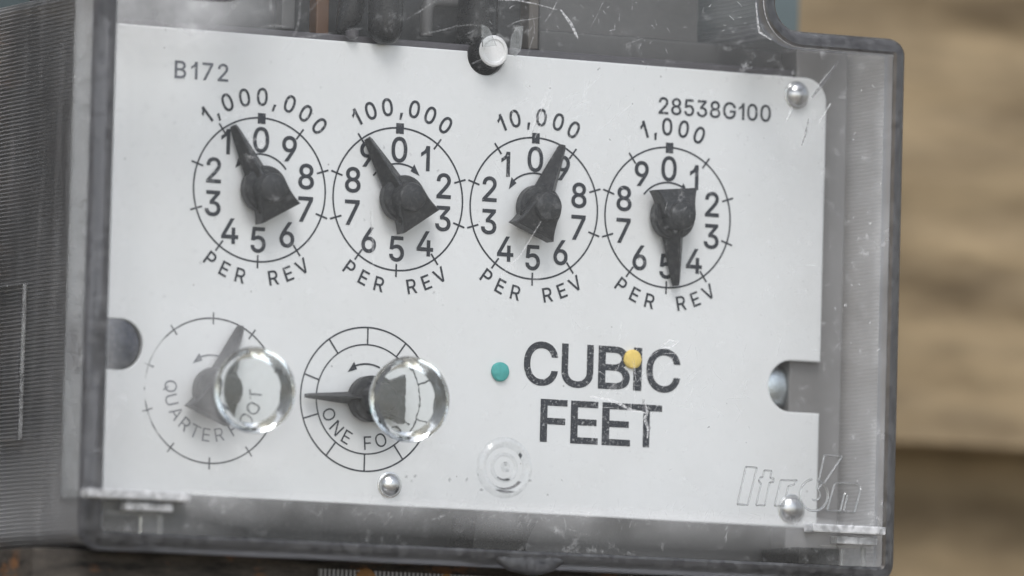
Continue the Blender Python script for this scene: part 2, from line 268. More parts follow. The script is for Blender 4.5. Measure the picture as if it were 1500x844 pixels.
# siding: tan paint on embossed boards
m, n = M('tan_painted_siding'); m_siding = m
g1 = n.noise(.055, 5, .6, n.map((.45, 1, 1.7), (0, .10, 0)))
g2 = n.noise(.06, 5, .65, n.map((.3, 1, 2.2), loc=(9, 1, 4)))
c = n.mixc(n.ramp(g1, .30, .62), (0.085, 0.058, 0.029), (0.30, 0.225, 0.132))
c = n.mixc(n.ramp(g2, .45, .75, 0, .55), c, (0.17, 0.132, 0.086))
n.done(n.prin(c, .7, 0, .3, n.bump(n.noise(.5, 6, .6, n.map((.15, 1, 1))), .4, .0006)))

# ------------------------------------------------------------------ mesh helpers
def mesh_obj(name, verts, faces, mat, parent=None, loc=(0, 0, 0), smooth=False, rot=None, sharp=35):
    me = bpy.data.meshes.new(name)
    me.from_pydata([(v[0]*S, v[1]*S, v[2]*S) for v in verts], [], faces)
    bm = bmesh.new(); bm.from_mesh(me)
    bmesh.ops.recalc_face_normals(bm, faces=bm.faces); bm.to_mesh(me); bm.free()
    if mat: me.materials.append(mat)
    if smooth:
        for p in me.polygons: p.use_smooth = True
        try: me.set_sharp_from_angle(angle=math.radians(sharp))
        except Exception: pass
    o = bpy.data.objects.new(name, me); scene.collection.objects.link(o)
    o.location = Vector(loc)*S
    if rot: o.rotation_euler = rot
    if parent: o.parent = parent
    return o

class MB:
    def __init__(s): s.v = []; s.f = []
    def add(s, v, f):
        b = len(s.v); s.v += [tuple(p) for p in v]; s.f += [tuple(i+b for i in q) for q in f]
    def box(s, x0, x1, y0, y1, z0, z1, bev=0.0):
        if bev <= 0:
            s.add([(x0,y0,z0),(x1,y0,z0),(x1,y1,z0),(x0,y1,z0),(x0,y0,z1),(x1,y0,z1),(x1,y1,z1),(x0,y1,z1)],
                  [(0,1,2,3),(4,5,6,7),(0,1,5,4),(1,2,6,5),(2,3,7,6),(3,0,4,7)]); return
        bm = bmesh.new(); bmesh.ops.create_cube(bm, size=1)
        for v in bm.verts: v.co = Vector(((x0+x1)/2+v.co.x*(x1-x0), (y0+y1)/2+v.co.y*(y1-y0), (z0+z1)/2+v.co.z*(z1-z0)))
        bmesh.ops.bevel(bm, geom=bm.edges[:], offset=bev, segments=2, profile=.6, affect='EDGES')
        bm.verts.index_update(); s.add([v.co for v in bm.verts], [[v.index for v in f.verts] for f in bm.faces]); bm.free()
    def lathe_y(s, cx, cz, prof, seg=48):
        """prof: (radius, y) pairs, revolved about the axis along y; closed at both ends where radius is 0"""
        rings = []; v = []; f = []
        for r, y in prof:
            if r < 1e-6: v.append((cx, y, cz)); rings.append([len(v)-1])
            else:
                rings.append(list(range(len(v), len(v)+seg)))
                v += [(cx+r*math.cos(2*math.pi*i/seg), y, cz+r*math.sin(2*math.pi*i/seg)) for i in range(seg)]
        for a, b in zip(rings, rings[1:]):
            for i in range(seg):
                j = (i+1) % seg
                q = [a[i % len(a)], a[j % len(a)], b[j % len(b)], b[i % len(b)]]
                q2 = []
                for k in q:
                    if k not in q2: q2.append(k)
                if len(q2) > 2: f.append(q2)
        s.add(v, f)
    def tube(s, pts, r, seg=10, caps=True):
        pts = [Vector(p) for p in pts]; rr = r if isinstance(r, (list, tuple)) else [r]*len(pts)
        v = []; n = len(pts)
        for i, p in enumerate(pts):
            t = (pts[min(n-1, i+1)]-pts[max(0, i-1)]).normalized()
            a = t.orthogonal().normalized() if i == 0 else (a - t*a.dot(t)).normalized()
            b = t.cross(a)
            v += [p+(a*math.cos(2*math.pi*k/seg)+b*math.sin(2*math.pi*k/seg))*rr[i] for k in range(seg)]
        f = [(i*seg+k, i*seg+(k+1) % seg, (i+1)*seg+(k+1) % seg, (i+1)*seg+k) for i in range(n-1) for k in range(seg)]
        if caps: f += [tuple(range(seg)), tuple(range((n-1)*seg, n*seg))]
        s.add(v, f)
    def prism(s, poly, y0, y1):
        n = len(poly)
        s.add([(p[0], y0, p[1]) for p in poly]+[(p[0], y1, p[1]) for p in poly],
              [tuple(range(n)), tuple(range(n, 2*n))]+[(i, (i+1) % n, n+(i+1) % n, n+i) for i in range(n)])
    def ring(s, cx, cz, r0, r1, y0, a0=0, a1=360, seg=120):
        """flat annulus (print) at depth y0; angles clockwise from the top, degrees"""
        n = max(2, int(seg*abs(a1-a0)/360)); v = []; f = []
        for i in range(n+1):
            a = math.radians(a0+(a1-a0)*i/n)
            v += [(cx+r*math.sin(a), y0, cz+r*math.cos(a)) for r in (r0, r1)]
        for i in range(n): f.append((2*i, 2*i+1, 2*i+3, 2*i+2))
        s.add(v, f)
    def quad(s, pts, y):
        s.add([(p[0], y, p[1]) for p in pts], [tuple(range(len(pts)))])
    def obj(s, name, mat, parent=None, **kw): return mesh_obj(name, s.v, s.f, mat, parent, **kw)

def fillet(corners, off=0.0, seg=10):
    """closed path from (x, z, radius) corners (counter-clockwise), moved inwards by off"""
    n = len(corners); P = [Vector((c[0], c[1])) for c in corners]; L = []
    for i in range(n):
        d = (P[(i+1) % n]-P[i]).normalized(); nn = Vector((-d.y, d.x)); L.append((P[i]+nn*off, d))
    out = []
    for i in range(n):
        (p1, d1), (p2, d2) = L[i-1], L[i]
        cr = d1.x*d2.y-d1.y*d2.x
        t = ((p2-p1).x*d2.y-(p2-p1).y*d2.x)/cr; Q = p1+d1*t
        R = corners[i][2]; R = max(.35, R-off) if cr > 0 else R+off
        half = abs(math.atan2(cr, d1.dot(d2)))/2; tl = R*math.tan(half)
        a = Q-d1*tl; nn = Vector((-d1.y, d1.x))*(1 if cr > 0 else -1); c = a+nn*R
        a0 = math.atan2((a-c).y, (a-c).x); tot = math.atan2(cr, d1.dot(d2))
        for k in range(seg+1):
            an = a0+tot*k/seg; out.append((c.x+R*math.cos(an), c.y+R*math.sin(an)))
    return out

def glyph_mesh(items, name, mat, parent, y=-0.06, bold=0.0, loc=(0, 0, 0)):
    """items: (char, centre x, centre z, cap height, width factor, rotation in degrees clockwise); flat print"""
    V = []; F = []
    for ch, cx, cz, h, wf, rot in items:
        wd, polys = GLYPHS[ch]; a = math.radians(-rot); pv = []; pe = []; loops = []
        for pl in polys:
            pts = [Vector(tuple(map(float, q.split(',')))) for q in pl.split()]
            pts = [p for k, p in enumerate(pts) if (p-pts[k-1]).length > 12]; n = len(pts); lp = []
            for k in range(n):
                p = pts[k]; d0 = (p-pts[k-1]).normalized(); d1 = (pts[(k+1) % n]-p).normalized()
                nn = Vector((-d0.y-d1.y, d0.x+d1.x))
                if nn.length > 1e-6: nn = nn.normalized()/max(.5, math.sqrt(max(0, (1+d0.dot(d1))/2)))
                lp.append((p+nn*(bold/h*1000))/1000)           # outlines run clockwise, holes the other way
            pe += [(len(pv)+k, len(pv)+(k+1) % n) for k in range(n)]; pv += lp; loops.append(lp)
        cv, _, cf, _, _, _ = delaunay_2d_cdt(pv, pe, [], 0, 1e-6)
        b0 = len(V)
        for q in cv:
            X = (q.x-wd/2000)*h*wf; Z = (q.y-.5)*h
            V.append((cx+X*math.cos(a)-Z*math.sin(a), y, cz+X*math.sin(a)+Z*math.cos(a)))
        for t in cf:
            m_ = (cv[t[0]]+cv[t[1]]+cv[t[2]])/3; wn = 0
            for lp in loops:
                for k in range(len(lp)):
                    A, B = lp[k-1], lp[k]
                    if (A.y <= m_.y) != (B.y <= m_.y) and A.x+(m_.y-A.y)/(B.y-A.y)*(B.x-A.x) > m_.x: wn += 1 if B.y > A.y else -1
            if wn: F.append(tuple(i+b0 for i in t))
    return mesh_obj(name, V, F, mat, parent, loc=loc)

def line_text(s, x0, x1, cz, h, name, mat, parent, slope=0.0, **kw):
    ws = [GLYPHS[c][0]/1000*h if c != ' ' else .3*h for c in s]; gap = ((x1-x0)-sum(ws))/max(1, len(s)-1)
    it = []; x = x0
    for c, wd in zip(s, ws):
        if c != ' ': it.append((c, x+wd/2, cz, h, 1, 0))
        x += wd+gap
    return glyph_mesh(it, name, mat, parent, **kw)

# ================================================================== the siding behind
def siding_board(z0, hgt, seed, parent):
    """one lapped board: front sheet leaning out towards its lower edge, embossed"""
    nx, nz = 260, 70; x0, x1 = -500, 620; v = []; f = []
    for j in range(nz+1):
        for i in range(nx+1):
            X = x0+(x1-x0)*i/nx; t = j/nz; Z = z0+hgt*t
            d = noise.fractal(Vector((X*.010+seed, Z*.05, seed)), 1.0, 2.1, 5)*1.7 + noise.fractal(Vector((X*.05, Z*.22, seed*2)), 1.0, 2.0, 3)*.45
            v.append((X, 150+18*t-d, Z+(noise.noise(Vector((X*.03, seed, 1)))*.8 if j == 0 else 0)))
    for j in range(nz):
        for i in range(nx):
            a = j*(nx+1)+i; f.append((a, a+1, a+nx+2, a+nx+1))
    b = len(v)                                                # under-edge and back
    for i in range(nx+1): v.append((x0+(x1-x0)*i/nx, 174, v[i][2]+.2))
    for i in range(nx): f.append((i, i+1, b+i+1, b+i))
    v += [(x0, 180, z0+hgt), (x1, 180, z0+hgt)]; f.append((b, b+nx, b+nx+2, b+nx+1))
    return mesh_obj('board', v, f, m_siding, parent, smooth=True)
wall = bpy.data.objects.new('house_wall', None); scene.collection.objects.link(wall)
wall.location = (0, .150, -.2)
for k, (z0, hh) in enumerate(((-21.5, 165), (-171.5, 159), (128.5, 165))):
    b = siding_board(z0, hh, 3.7+k*5.1, wall); b.location = (0, -.150, .2)
wall['label'] = 'tan painted lap siding boards, out of focus behind the meter'; wall['category'] = 'wall'

# ground far below, out of frame: added to bounce sky light up from underneath
m, n = M('bounce_soil'); n.done(n.prin(n.mixc(n.noise(.02, 6, .6), (.16, .14, .11), (.30, .27, .22)), .9))
g = mesh_obj('bounce_ground', [(-6000, -6000, -900), (6000, -6000, -900), (6000, 170, -900), (-6000, 170, -900)], [(0, 1, 2, 3)], m); g['kind'] = 'structure'

# ================================================================== the meter
meter = bpy.data.objects.new('gas_meter', None); scene.collection.objects.link(meter)
meter['label'] = 'gas meter index with white dial plate under a scratched clear plastic cover'; meter['category'] = 'gas meter'

# ---- face plate
def arc(cx, cz, r, a0, a1, n=12):
    return [(cx+r*math.cos(math.radians(a0+(a1-a0)*k/n)), cz+r*math.sin(math.radians(a0+(a1-a0)*k/n))) for k in range(n+1)]
out = []
out += arc(-59.6, -43.2, 1.0, 180, 270, 4)                       # bottom left
out += arc(58.0, -43.3-.4, 1.0, 270, 360, 4)                     # bottom right
out += [(59.0, -28.0)] + arc(58.6, -27.6, .4, 0, 90, 3)[1:] if False else [(59.0, -27.6)]
out += arc(54.2, -23.8, 3.8, 270, 90, 20)
out += [(59.0, -20.0)]
out += arc(55.4, 18.6, 3.6, 0, 90, 10)
out += [(5.6, 22.25)] + arc(2.6, 21.9, 2.95, 0, -180, 18) + [(-.4, 22.3)]
out += [(-59.6, 22.4), (-60.6, 21.6), (-60.6, -19.7)]
out += arc(-54.0, -23.3, 3.6, 90, -90, 20)
out += [(-60.6, -26.9)]
bm = bmesh.new()
vv = [bm.verts.new((p[0], 0, p[1])) for p in out]; fc = bm.faces.new(vv)
ex = bmesh.ops.extrude_face_region(bm, geom=[fc]); 
for g in ex['geom']:
    if isinstance(g, bmesh.types.BMVert): g.co.y += 1.0
bmesh.ops.recalc_face_normals(bm, faces=bm.faces)
front = [e for e in bm.edges if abs(e.verts[0].co.y) < 1e-6 and abs(e.verts[1].co.y) < 1e-6]
bmesh.ops.bevel(bm, geom=front, offset=.22, segments=2, profile=.5, affect='EDGES')
bmesh.ops.triangulate(bm, faces=[f for f in bm.faces if len(f.verts) > 4])
bm.verts.index_update()
plate = mesh_obj('face_plate', [v.co.copy() for v in bm.verts], [[v.index for v in f.verts] for f in bm.faces], m_plate, meter)
bm.free()

def rivet(x, z, r=1.85, h=1.25, mat=m_chrome, y=0, name='rivet', parent=plate):
    b = MB(); prof = [(r+.25, y+.05), (r+.2, y-.12)]
    prof += [(r*math.cos(t*math.pi/2/8), y-.15-h*math.sin(t*math.pi/2/8)) for t in range(8)] + [(0, y-.15-h)]
    return b.obj_at(name, mat, parent, x, z) if False else mesh_at(prof, name, mat, parent, x, z)
def mesh_at(prof, name, mat, parent, x, z, seg=40):
    b = MB(); b.lathe_y(0, 0, prof, seg); return b.obj(name, mat, parent, loc=(x, 0, z), smooth=True)
r0 = rivet(53.9, 19.5); rivet(-11.1, -41.4, 1.7); rivet(54.6, -42.0, 2.0)
def plug(x, z, mat, label):                      # a short pin end, flat-topped and a little ragged
    b = MB(); b.lathe_y(0, 0, [(1.42, .05), (1.42, -.35), (1.25, -.55), (.8, -.66), (0, -.7)], 28)
    b.v = [(v[0]*(1+.05*noise.noise(Vector((v[0]*1.3+x, v[2]*1.3, 0)))), v[1]+.08*noise.noise(Vector((v[0]*2, v[2]*2, x))), v[2]*(1+.06*noise.noise(Vector((v[2]*1.1, x, 2))))) for v in b.v]
    b.obj('plug', mat, plate, loc=(x, 0, z), smooth=True)['label'] = label
plug(6.1, -24.1, m_teal, 'teal plug'); plug(27.6, -21.2, m_yellow, 'pale yellow plug')

# screws seen through the side notches
m_zinc_slot = None
def screw(x, z, y, r, mat, ang):
    b = MB(); prof = [(r, y+1.5), (r, y-.2)] + [(r*math.cos(t*math.pi/2/8), y-.2-2.0*math.sin(t*math.pi/2/8)) for t in range(1, 8)] + [(0, y-2.2)]
    b.lathe_y(0, 0, prof, 40); o = b.obj('screw', mat, meter, loc=(x, 0, z), smooth=True)
    b = MB(); c, s_ = math.cos(ang), math.sin(ang)
    for sgn in (0, 1):
        cc, ss = (c, s_) if sgn == 0 else (-s_, c)
        l, w2 = r*.62, .38
        b.prism([(cc*l-ss*w2, ss*l+cc*w2), (-cc*l-ss*w2, -ss*l+cc*w2), (-cc*l+ss*w2, -ss*l-cc*w2), (cc*l+ss*w2, ss*l-cc*w2)], y-2.22-.01*sgn, y-.9)
    if mat is m_zinc_slot: b.obj('recess_shade', m_black, o)
    return o
screw(52.6, -23.9, 3.6, 3.6, m_zinc, .5)
screw(-54.6, -23.3, .9, 3.8, m_bluezinc, .2)['label'] = 'dull blue grey screw'

# ---- printed dials
CX = [-32.92, -10.97, 10.97, 32.92]; R = 10.35
ccw = [True, False, True, False]
top_text = [(('1', -40.5), (',', -33.5), ('0', -24), ('0', -12), ('0', 0), (',', 9.0), ('0', 19), ('0', 31), ('0', 43)),
            (('1', -31.5), ('0', -20.7), ('0', -9), (',', .6), ('0', 9.6), ('0', 21), ('0', 33)),
            (('1', -25), ('0', -15), (',', -5.8), ('0', 3.5), ('0', 15.6), ('0', 27.2)),
            (('1', -18.7), (',', -11.2), ('0', -2), ('0', 9.7), ('0', 21.3))]
def polar(cx, cz, r, a): a = math.radians(a); return cx+r*math.sin(a), cz+r*math.cos(a)
def tick(b, cx, cz, r0, r1, a, w_, y=-.04):
    an = math.radians(a); dx, dz = math.sin(an), math.cos(an); px, pz = dz*w_/2, -dx*w_/2
    b.quad([(cx+dx*r0+px, cz+dz*r0+pz), (cx+dx*r1+px, cz+dz*r1+pz), (cx+dx*r1-px, cz+dz*r1-pz), (cx+dx*r0-px, cz+dz*r0-pz)], y)
def arrow(parent, mat, a_tail, a_head, r=5.15, loc=(0, 0, 0)):
    b = MB(); b.ring(0, 0, r-.13, r+.13, -.05, a_tail, a_head)
    sg = 1 if a_head > a_tail else -1
    tip = polar(0, 0, r-.25, a_head+sg*17); p1 = polar(0, 0, r+.62, a_head-sg*1); p2 = polar(0, 0, r-.55, a_head-sg*2)
    b.quad([tip, p1, p2], -.065)
    return b.obj('arrow', mat, parent, loc=loc)
dials = []
for i, cx in enumerate(CX):
    b = MB(); b.ring(0, 0, R-.13, R+.13, -.04)
    for k in range(10):
        if k == 0: b.quad([(-.62, R-.85), (.62, R-.85), (.62, R+.7), (-.62, R+.7)], -.055)
        else: tick(b, 0, 0, R-.95, R+.95, 36*k, .27, -.055)
    d = b.obj('dial', m_ink, meter, loc=(cx, 0, 0)); dials.append(d)
    d['label'] = '%s per rev dial' % ['1,000,000', '100,000', '10,000', '1,000'][i]
    for k in range(10):
        a = 36*k*(-1 if ccw[i] else 1); rr = 7.2 if k in (0, 5) else 7.65
        x, z = polar(0, 0, rr, a)
        if k == 1: x -= .3
        if (i, k) == (0, 1): x -= .75; z += .4
        if (i, k) == (1, 9): x -= .6
        glyph_mesh([(str(k), x, z, 3.5, .97, 0)], 'numeral', m_inkworn if (i, k) in ((0, 2), (2, 1)) else m_ink, d, bold=.085)
    if ccw[i]: arrow(d, m_ink, 52 if i == 0 else 40, -37 if i == 0 else -42)
    else: arrow(d, m_ink, -52, 26)
    glyph_mesh([(c, *polar(0, 0, 13.4, a), 2.45, .93, a) for c, a in top_text[i]],
               'lettering', m_inkworn if i in (0, 2) else m_ink, d, bold=.065)
    its = [(c, *polar(0, 0, 12.75, 180-a), 2.05, .98, -a) for c, a in (('P', -35.5), ('E', -23.8), ('R', -12.0))]
    its += [(c, *polar(0, 0, 12.75, 180-a), 2.05, .98, -a) for c, a in (('R', 11.5), ('E', 22.5), ('V', 33.5))]
    glyph_mesh(its, 'lettering', m_ink, d, bold=.04)

# quarter-foot dial (print half rubbed off) and one-foot dial
C5, C6, Z5, R5 = -39.57, -15.2, -29.22, 10.38
b = MB(); 
b.ring(C5, Z5, R5-.12, R5+.12, -.04)
for k in range(10): tick(b, C5, Z5, R5-.85, R5+.85, 36*k, .24, -.055)
d5 = b.obj('dial', m_inkfade, meter); d5['label'] = 'quarter foot dial with its print half rubbed off'
glyph_mesh([(c, *polar(C5, Z5, 6.35, 180-a), 1.9, 1.0, -a) for c, a in
            (('Q', -93), ('U', -75.5), ('A', -57), ('R', -38.5), ('T', -22), ('E', -5.5), ('R', 13), ('F', 34), ('O', 52), ('O', 70), ('T', 88))], 'lettering', m_inkfaint, d5)
a5 = arrow(d5, m_inkfaint, 30, -22, 5.1, (C5, 0, Z5))
b = MB(); b.ring(C6, Z5, R5-.12, R5+.12, -.04); b.ring(C6, Z5, 7.78, 8.0, -.04)
for k in range(10): tick(b, C6, Z5, 7.95, R5-.05, 36*k, .24, -.055)
d6 = b.obj('dial', m_ink, meter); d6['label'] = 'one foot dial with a double ring'
glyph_mesh([(c, *polar(C6, Z5, 6.3, 180-a), 1.95, 1.0, -a) for c, a in
            (('O', -67), ('N', -46), ('E', -27.5), ('F', 4), ('O', 23.5), ('O', 44), ('T', 63))], 'lettering', m_ink, d6)
arrow(d6, m_ink, 24, -22, 5.1, (C6, 0, Z5))

# ---- other print on the plate
line_text('B172', -46.7, -38.4, 16.45, 2.45, 'lettering', m_inkfaint, plate, bold=.05)
line_text('28538G100', 31.0, 49.6, 16.45, 2.4, 'lettering', m_inkworn, plate, bold=.05)
def spread(word, spans, cz, h, px0):
    it = []
    for c, (a, b_) in zip(word, spans):
        xa, xb = (px0+a/9.07), (px0+b_/9.07); wd = GLYPHS[c][0]/1000*h
        it.append((c, (xa+xb)/2, cz, h, (xb-xa)/wd, 0))
    return it
glyph_mesh(spread('CUBIC', ((769.3, 817), (825, 869.6), (879.5, 924), (932, 941.5), (951, 999)), -22.6, 6.05, 10.1-769.3/9.07),
           'lettering', m_inkworn, plate, bold=.135)
glyph_mesh(spread('FEET', ((794, 831), (839, 877), (885.6, 925), (928.5, 971.8)), -30.85, 6.0, 13.0-794/9.07),
           'lettering', m_inkworn, plate, bold=.135)

# ---- pointers
def make_pointer():
    b = MB(); b.lathe_y(0, 0, [(0, -.5), (3.1, -.5), (3.35, -.8), (3.35, -2.3), (3.1, -2.6), (2.3, -2.65), (2.15, -2.9), (2.1, -4.9), (1.95, -5.2), (1.6, -5.35), (0, -5.45)], 40)
    hub = b.obj('pointer', m_pointer, meter, smooth=True)
    zs = [0, -.8, -1.7, -2.6, -3.4, -4.0]; ws = [2.3, 2.4, 2.55, 2.8, 3.1, 3.42]
    v = []; f = []
    for k, (z, w2) in enumerate(zip(zs, ws)):
        yt = -4.9+.24*k; yb = -1.2
        v += [(-w2, yb, z), (-w2, yt+.25, z), (-w2+.25, yt, z), (w2-.25, yt, z), (w2, yt+.25, z), (w2, yb, z)]
    for k in range(len(zs)-1):
        for q in range(6):
            f.append((k*6+q, k*6+(q+1) % 6, (k+1)*6+(q+1) % 6, (k+1)*6+q))
    f += [tuple(range(6)), tuple(range(30, 36))]
    mesh_obj('tail', v, f, m_pointer, hub)
    b = MB(); b.lathe_y(0, 0, [(0, -.5), (.5, -.35), (.62, 0), (.5, .35), (0, .5)], 14); b.obj('recess_shade', m_black, hub, loc=(-2.45, -3.1, -2.3), smooth=True)  # black bead painted in as the dark of a hole in the tail
    st = [(1.6, 1.75, -3.6), (3.0, 1.65, -3.3), (6.5, 1.12, -2.7), (9.6, .64, -2.1), (10.15, .45, -1.9)]
    v = []; f = []
    for z, w2, yt in st: v += [(-w2, -.9, z), (-w2, -1.25, z), (-.12*w2, yt, z), (.12*w2, yt, z), (w2, -1.25, z), (w2, -.9, z)]
    for k in range(len(st)-1):
        for q in range(6): f.append((k*6+q, k*6+(q+1) % 6, (k+1)*6+(q+1) % 6, (k+1)*6+q))
    f += [tuple(range(6)), tuple(range(24, 30))]
    mesh_obj('needle', v, f, m_pointer, hub)
    return hub
proto = make_pointer()
pos = [(CX[0], 0, -29), (CX[1], 0, -34), (CX[2], 0, 22.5), (CX[3], 0, 174.0), (C5, Z5, 22.5), (C6, Z5, -90)]
for k, (x, z, a) in enumerate(pos):
    if k == 0: o = proto
    else:
        o = proto.copy(); scene.collection.objects.link(o)
        for ch in list(proto.children):
            c = ch.copy(); scene.collection.objects.link(c); c.parent = o
    o.parent = meter
    if k == 5:
        for ch in o.children:
            if ch.name.startswith('needle'): ch.scale.x = .55
    o.location = (x*S, 0, z*S); o.rotation_euler = (0, math.radians(a), 0)

# ---- behind and around the plate: mechanism frame, panels, posts
b = MB(); b.box(-58, 14, 8, 28, -50, 60, .5); b.obj('mechanism_frame', m_dark, meter)
b = MB(); b.box(14.3, 62.6, 6.5, 28, -50, 27, .3); b.obj('backing_panel', m_mid, meter)
b = MB(); b.box(14.3, 40.5, 6.6, 28, 27.02, 60, 0); b.obj('backing_panel', m_mid, meter)
b = MB(); b.box(54.5, 63.2, 1.3, 6.2, -50, 26.5, .3); b.obj('side_panel', m_light, meter)
b = MB(); b.box(-56, 54, 1.3, 6.2, 21.5, 23.4, .3); b.obj('plate_support', m_collar, meter)
b = MB(); b.box(-22.2, -20.2, 5.5, 8.2, 23.5, 60, .2); b.obj('orange_strip', m_orange, meter)
b = MB(); b.box(-27.5, -25.4, 6.0, 8.2, 24.2, 60, .2); b.obj('grey_strip', m_mid, meter)
b = MB(); b.tube([(-4.8, 5, 24.6), (-4.8, 5, 28.6), (-4.3, 5, 29.6), (-3.2, 5, 30.0), (3, 5, 30.1)], .95, 12); b.obj('bent_rod', m_mid, meter, smooth=True)
b = MB(); b.tube([(-14.2, -1, 60), (-14.2, -1, 26), (-14.2, -1, 24.2), (-14.2, -1.2, 23.2), (-14.2, -1.2, 22.5), (-14.2, -1.2, 22.15)], [2.55, 2.55, 2.5, 2.1, 1.4, .5], 24); b.obj('post', m_black, meter, smooth=True)
b = MB(); b.tube([(-17.6, 3, 60), (-17.8, 3, 28.2), (-18.2, 3, 26.2), (-19.2, 3, 24.6), (-19.9, 3, 23.9)], [2.0, 2.0, 1.9, 1.1, .5], 16); b.obj('lever', m_black, meter, smooth=True)
b = MB(); b.tube([(-19.2, -.4, 23.9), (-19.2, -.4, 23.0), (-19.2, -.4, 22.6)], [1.0, .95, .4], 14); b.obj('lever_tip', m_collar, meter, smooth=True)
b = MB(); b.box(11.8, 13.4, 5, 8, 23.9, 60, .2); b.obj('tan_strip', simple('tan_plastic', (.09, .078, .068), .5), meter)
# centre pin with its white end
b = MB(); b.lathe_y(0, 0, [(0, 9), (2.75, 9), (2.75, 2.4), (2.45, 2.1), (2.45, -1.4), (2.2, -1.7), (0, -1.7)], 44)
pin = b.obj('pin', m_black, meter, loc=(2.75, 0, 22.35), smooth=True)
b = MB(); b.lathe_y(0, 0, [(0, -1.75), (2.2, -1.75), (2.3, -2.1), (2.1, -2.4), (1.75, -2.4), (1.6, -2.2), (0, -2.2)], 44)
b.obj('cap', m_white, pin, smooth=True)
b = MB(); b.tube([(2.75, 3.6, 23.2), (2.75, 3.6, 24.5), (2.75, 3.6, 60)], [2.0, 3.0, 3.05], 24); b.obj('socket', m_black, meter, smooth=True)
b = MB(); b.prism([(0, 22.6), (-.3, 25.9), (1.0, 25.3), (2.2, 22.9)], -4.2, -3.9); b.prism([(4.6, 24.6), (5.4, 25.9), (6.4, 26.1), (6.2, 22.6), (5.4, 21.6), (4.4, 22.0)], -4.2, -3.9)
b.obj('guide_fin', m_relief, meter)

# ---- clear cover
CORN = [(-64.8, -53.2, 3.0), (64.4, -53.2, 3.2), (64.4, 27.35, 2.6), (42.6, 27.35, 4.0), (42.6, 62, 3.0), (-42.6, 62, 3.0), (-42.6, 27.35, 4.0), (-64.8, 27.35, 2.6)]
inner = fillet(CORN, 2.55)
n_ = len(inner)
LENS = [(-39.9, -29.85), (-15.8, -29.95)]
pv = [Vector(p) for p in inner]; pe = [(k, (k+1) % n_) for k in range(n_)]
for lx, lz in LENS:                                  # the pane is open where the solid bosses sit in it
    b0 = len(pv); pv += [Vector((lx+5.9*math.cos(k*math.pi/36), lz+5.9*math.sin(k*math.pi/36))) for k in range(72)]
    pe += [(b0+k, b0+(k+1) % 72) for k in range(72)]
cv, _, cf, _, _, _ = delaunay_2d_cdt(pv, pe, [], 1, 1e-6)
b = MB(); b.v = [(q.x, -15.0, q.y) for q in cv]
for t in cf:
    q = (cv[t[0]]+cv[t[1]]+cv[t[2]])/3
    if all((q-Vector(c)).length > 5.85 for c in LENS): b.f.append(tuple(t))
cover = b.obj('cover', m_clear, meter)
b = MB()
prof = [(2.5, -15.05), (2.1, -15.35), (1.5, -15.25), (.75, -14.85), (.25, -14.3), (0, -13.5), (0, -12.4), (.5, -12.0), (2.0, -12.0), (2.5, -12.4)]
rings = [fillet(CORN, max(0.001, q[0])) for q in prof]
for q, ring in zip(prof, rings): b.v += [(p[0], q[1], p[1]) for p in ring]
L = len(prof)
for k in range(L):
    for i in range(n_):
        b.f.append((k*n_+i, k*n_+(i+1) % n_, ((k+1) % L)*n_+(i+1) % n_, ((k+1) % L)*n_+i))
rim = b.obj('rim', m_rim, cover, smooth=True)
# side walls, one sheet per side run; from the rim back to the meter body
o1 = fillet(CORN, .8); o2 = fillet(CORN, .0001)
b = MB(); b.v = [(p[0], -12.1, p[1]) for p in o1]+[(p[0], 30, p[1]) for p in o1]
for i in range(n_): b.f.append((i, (i+1) % n_, n_+(i+1) % n_, n_+i))
b.obj('side_wall', m_wall, cover, smooth=True)
# white strip: a glint painted along the edge between pane and rim
b = MB(); e1 = fillet(CORN, 2.50); e2 = fillet(CORN, 2.60)
b.v = [(p[0], -15.10, p[1]) for p in e1]+[(p[0], -15.02, p[1]) for p in e2]
for i in range(n_):
    if e1[i][1] > -47: b.f.append((i, (i+1) % n_, n_+(i+1) % n_, n_+i))
b.obj('edge_glint', m_scr, cover)
# recessed panel outline in the left wall
b = MB()
for z in (-14.7, -37.0): b.box(-65.1, -64.3, 10.0, 29, z-.06, z+.06)
b.box(-64.95, -64.5, 9.8, 10.0, -37.0, -14.6)
b.obj('wall_moulding', m_relief, cover)
b = MB(); b.box(-64.3, -62.2, -11.6, -4.2, -46, 26.8, .7); b.obj('light_band_post', m_lightband, cover, smooth=True)  # added strip, no real part: its pale body makes the soft light band

# solid clear bosses over the two lower pointers
def lens(x, z):
    b = MB(); b.lathe_y(0, 0, [(0, -13.5), (4.6, -13.5), (6.02, -15.3), (6.15, -16.0), (5.9, -16.8), (5.35, -17.05), (0, -17.1)], 96)
    return b.obj('lens_boss', m_lens, cover, loc=(x, 0, z), smooth=True, sharp=14)
for c in LENS: lens(*c)
# gate mark: shallow concentric rings
b = MB(); b.lathe_y(0, 0, [(4.4, -15.02), (4.15, -15.6), (3.7, -15.85), (3.2, -15.6), (2.9, -15.02)], 60)
b.lathe_y(0, 0, [(2.2, -15.03), (1.95, -15.4), (1.6, -15.03)], 40); b.lathe_y(0.2, 0.1, [(.75, -15.03), (.6, -15.35), (.35, -15.1), (.2, -15.45), (0, -15.45)], 24)
b.obj('gate_mark', m_relief, cover, loc=(-.1, 0, -38.9), smooth=True)

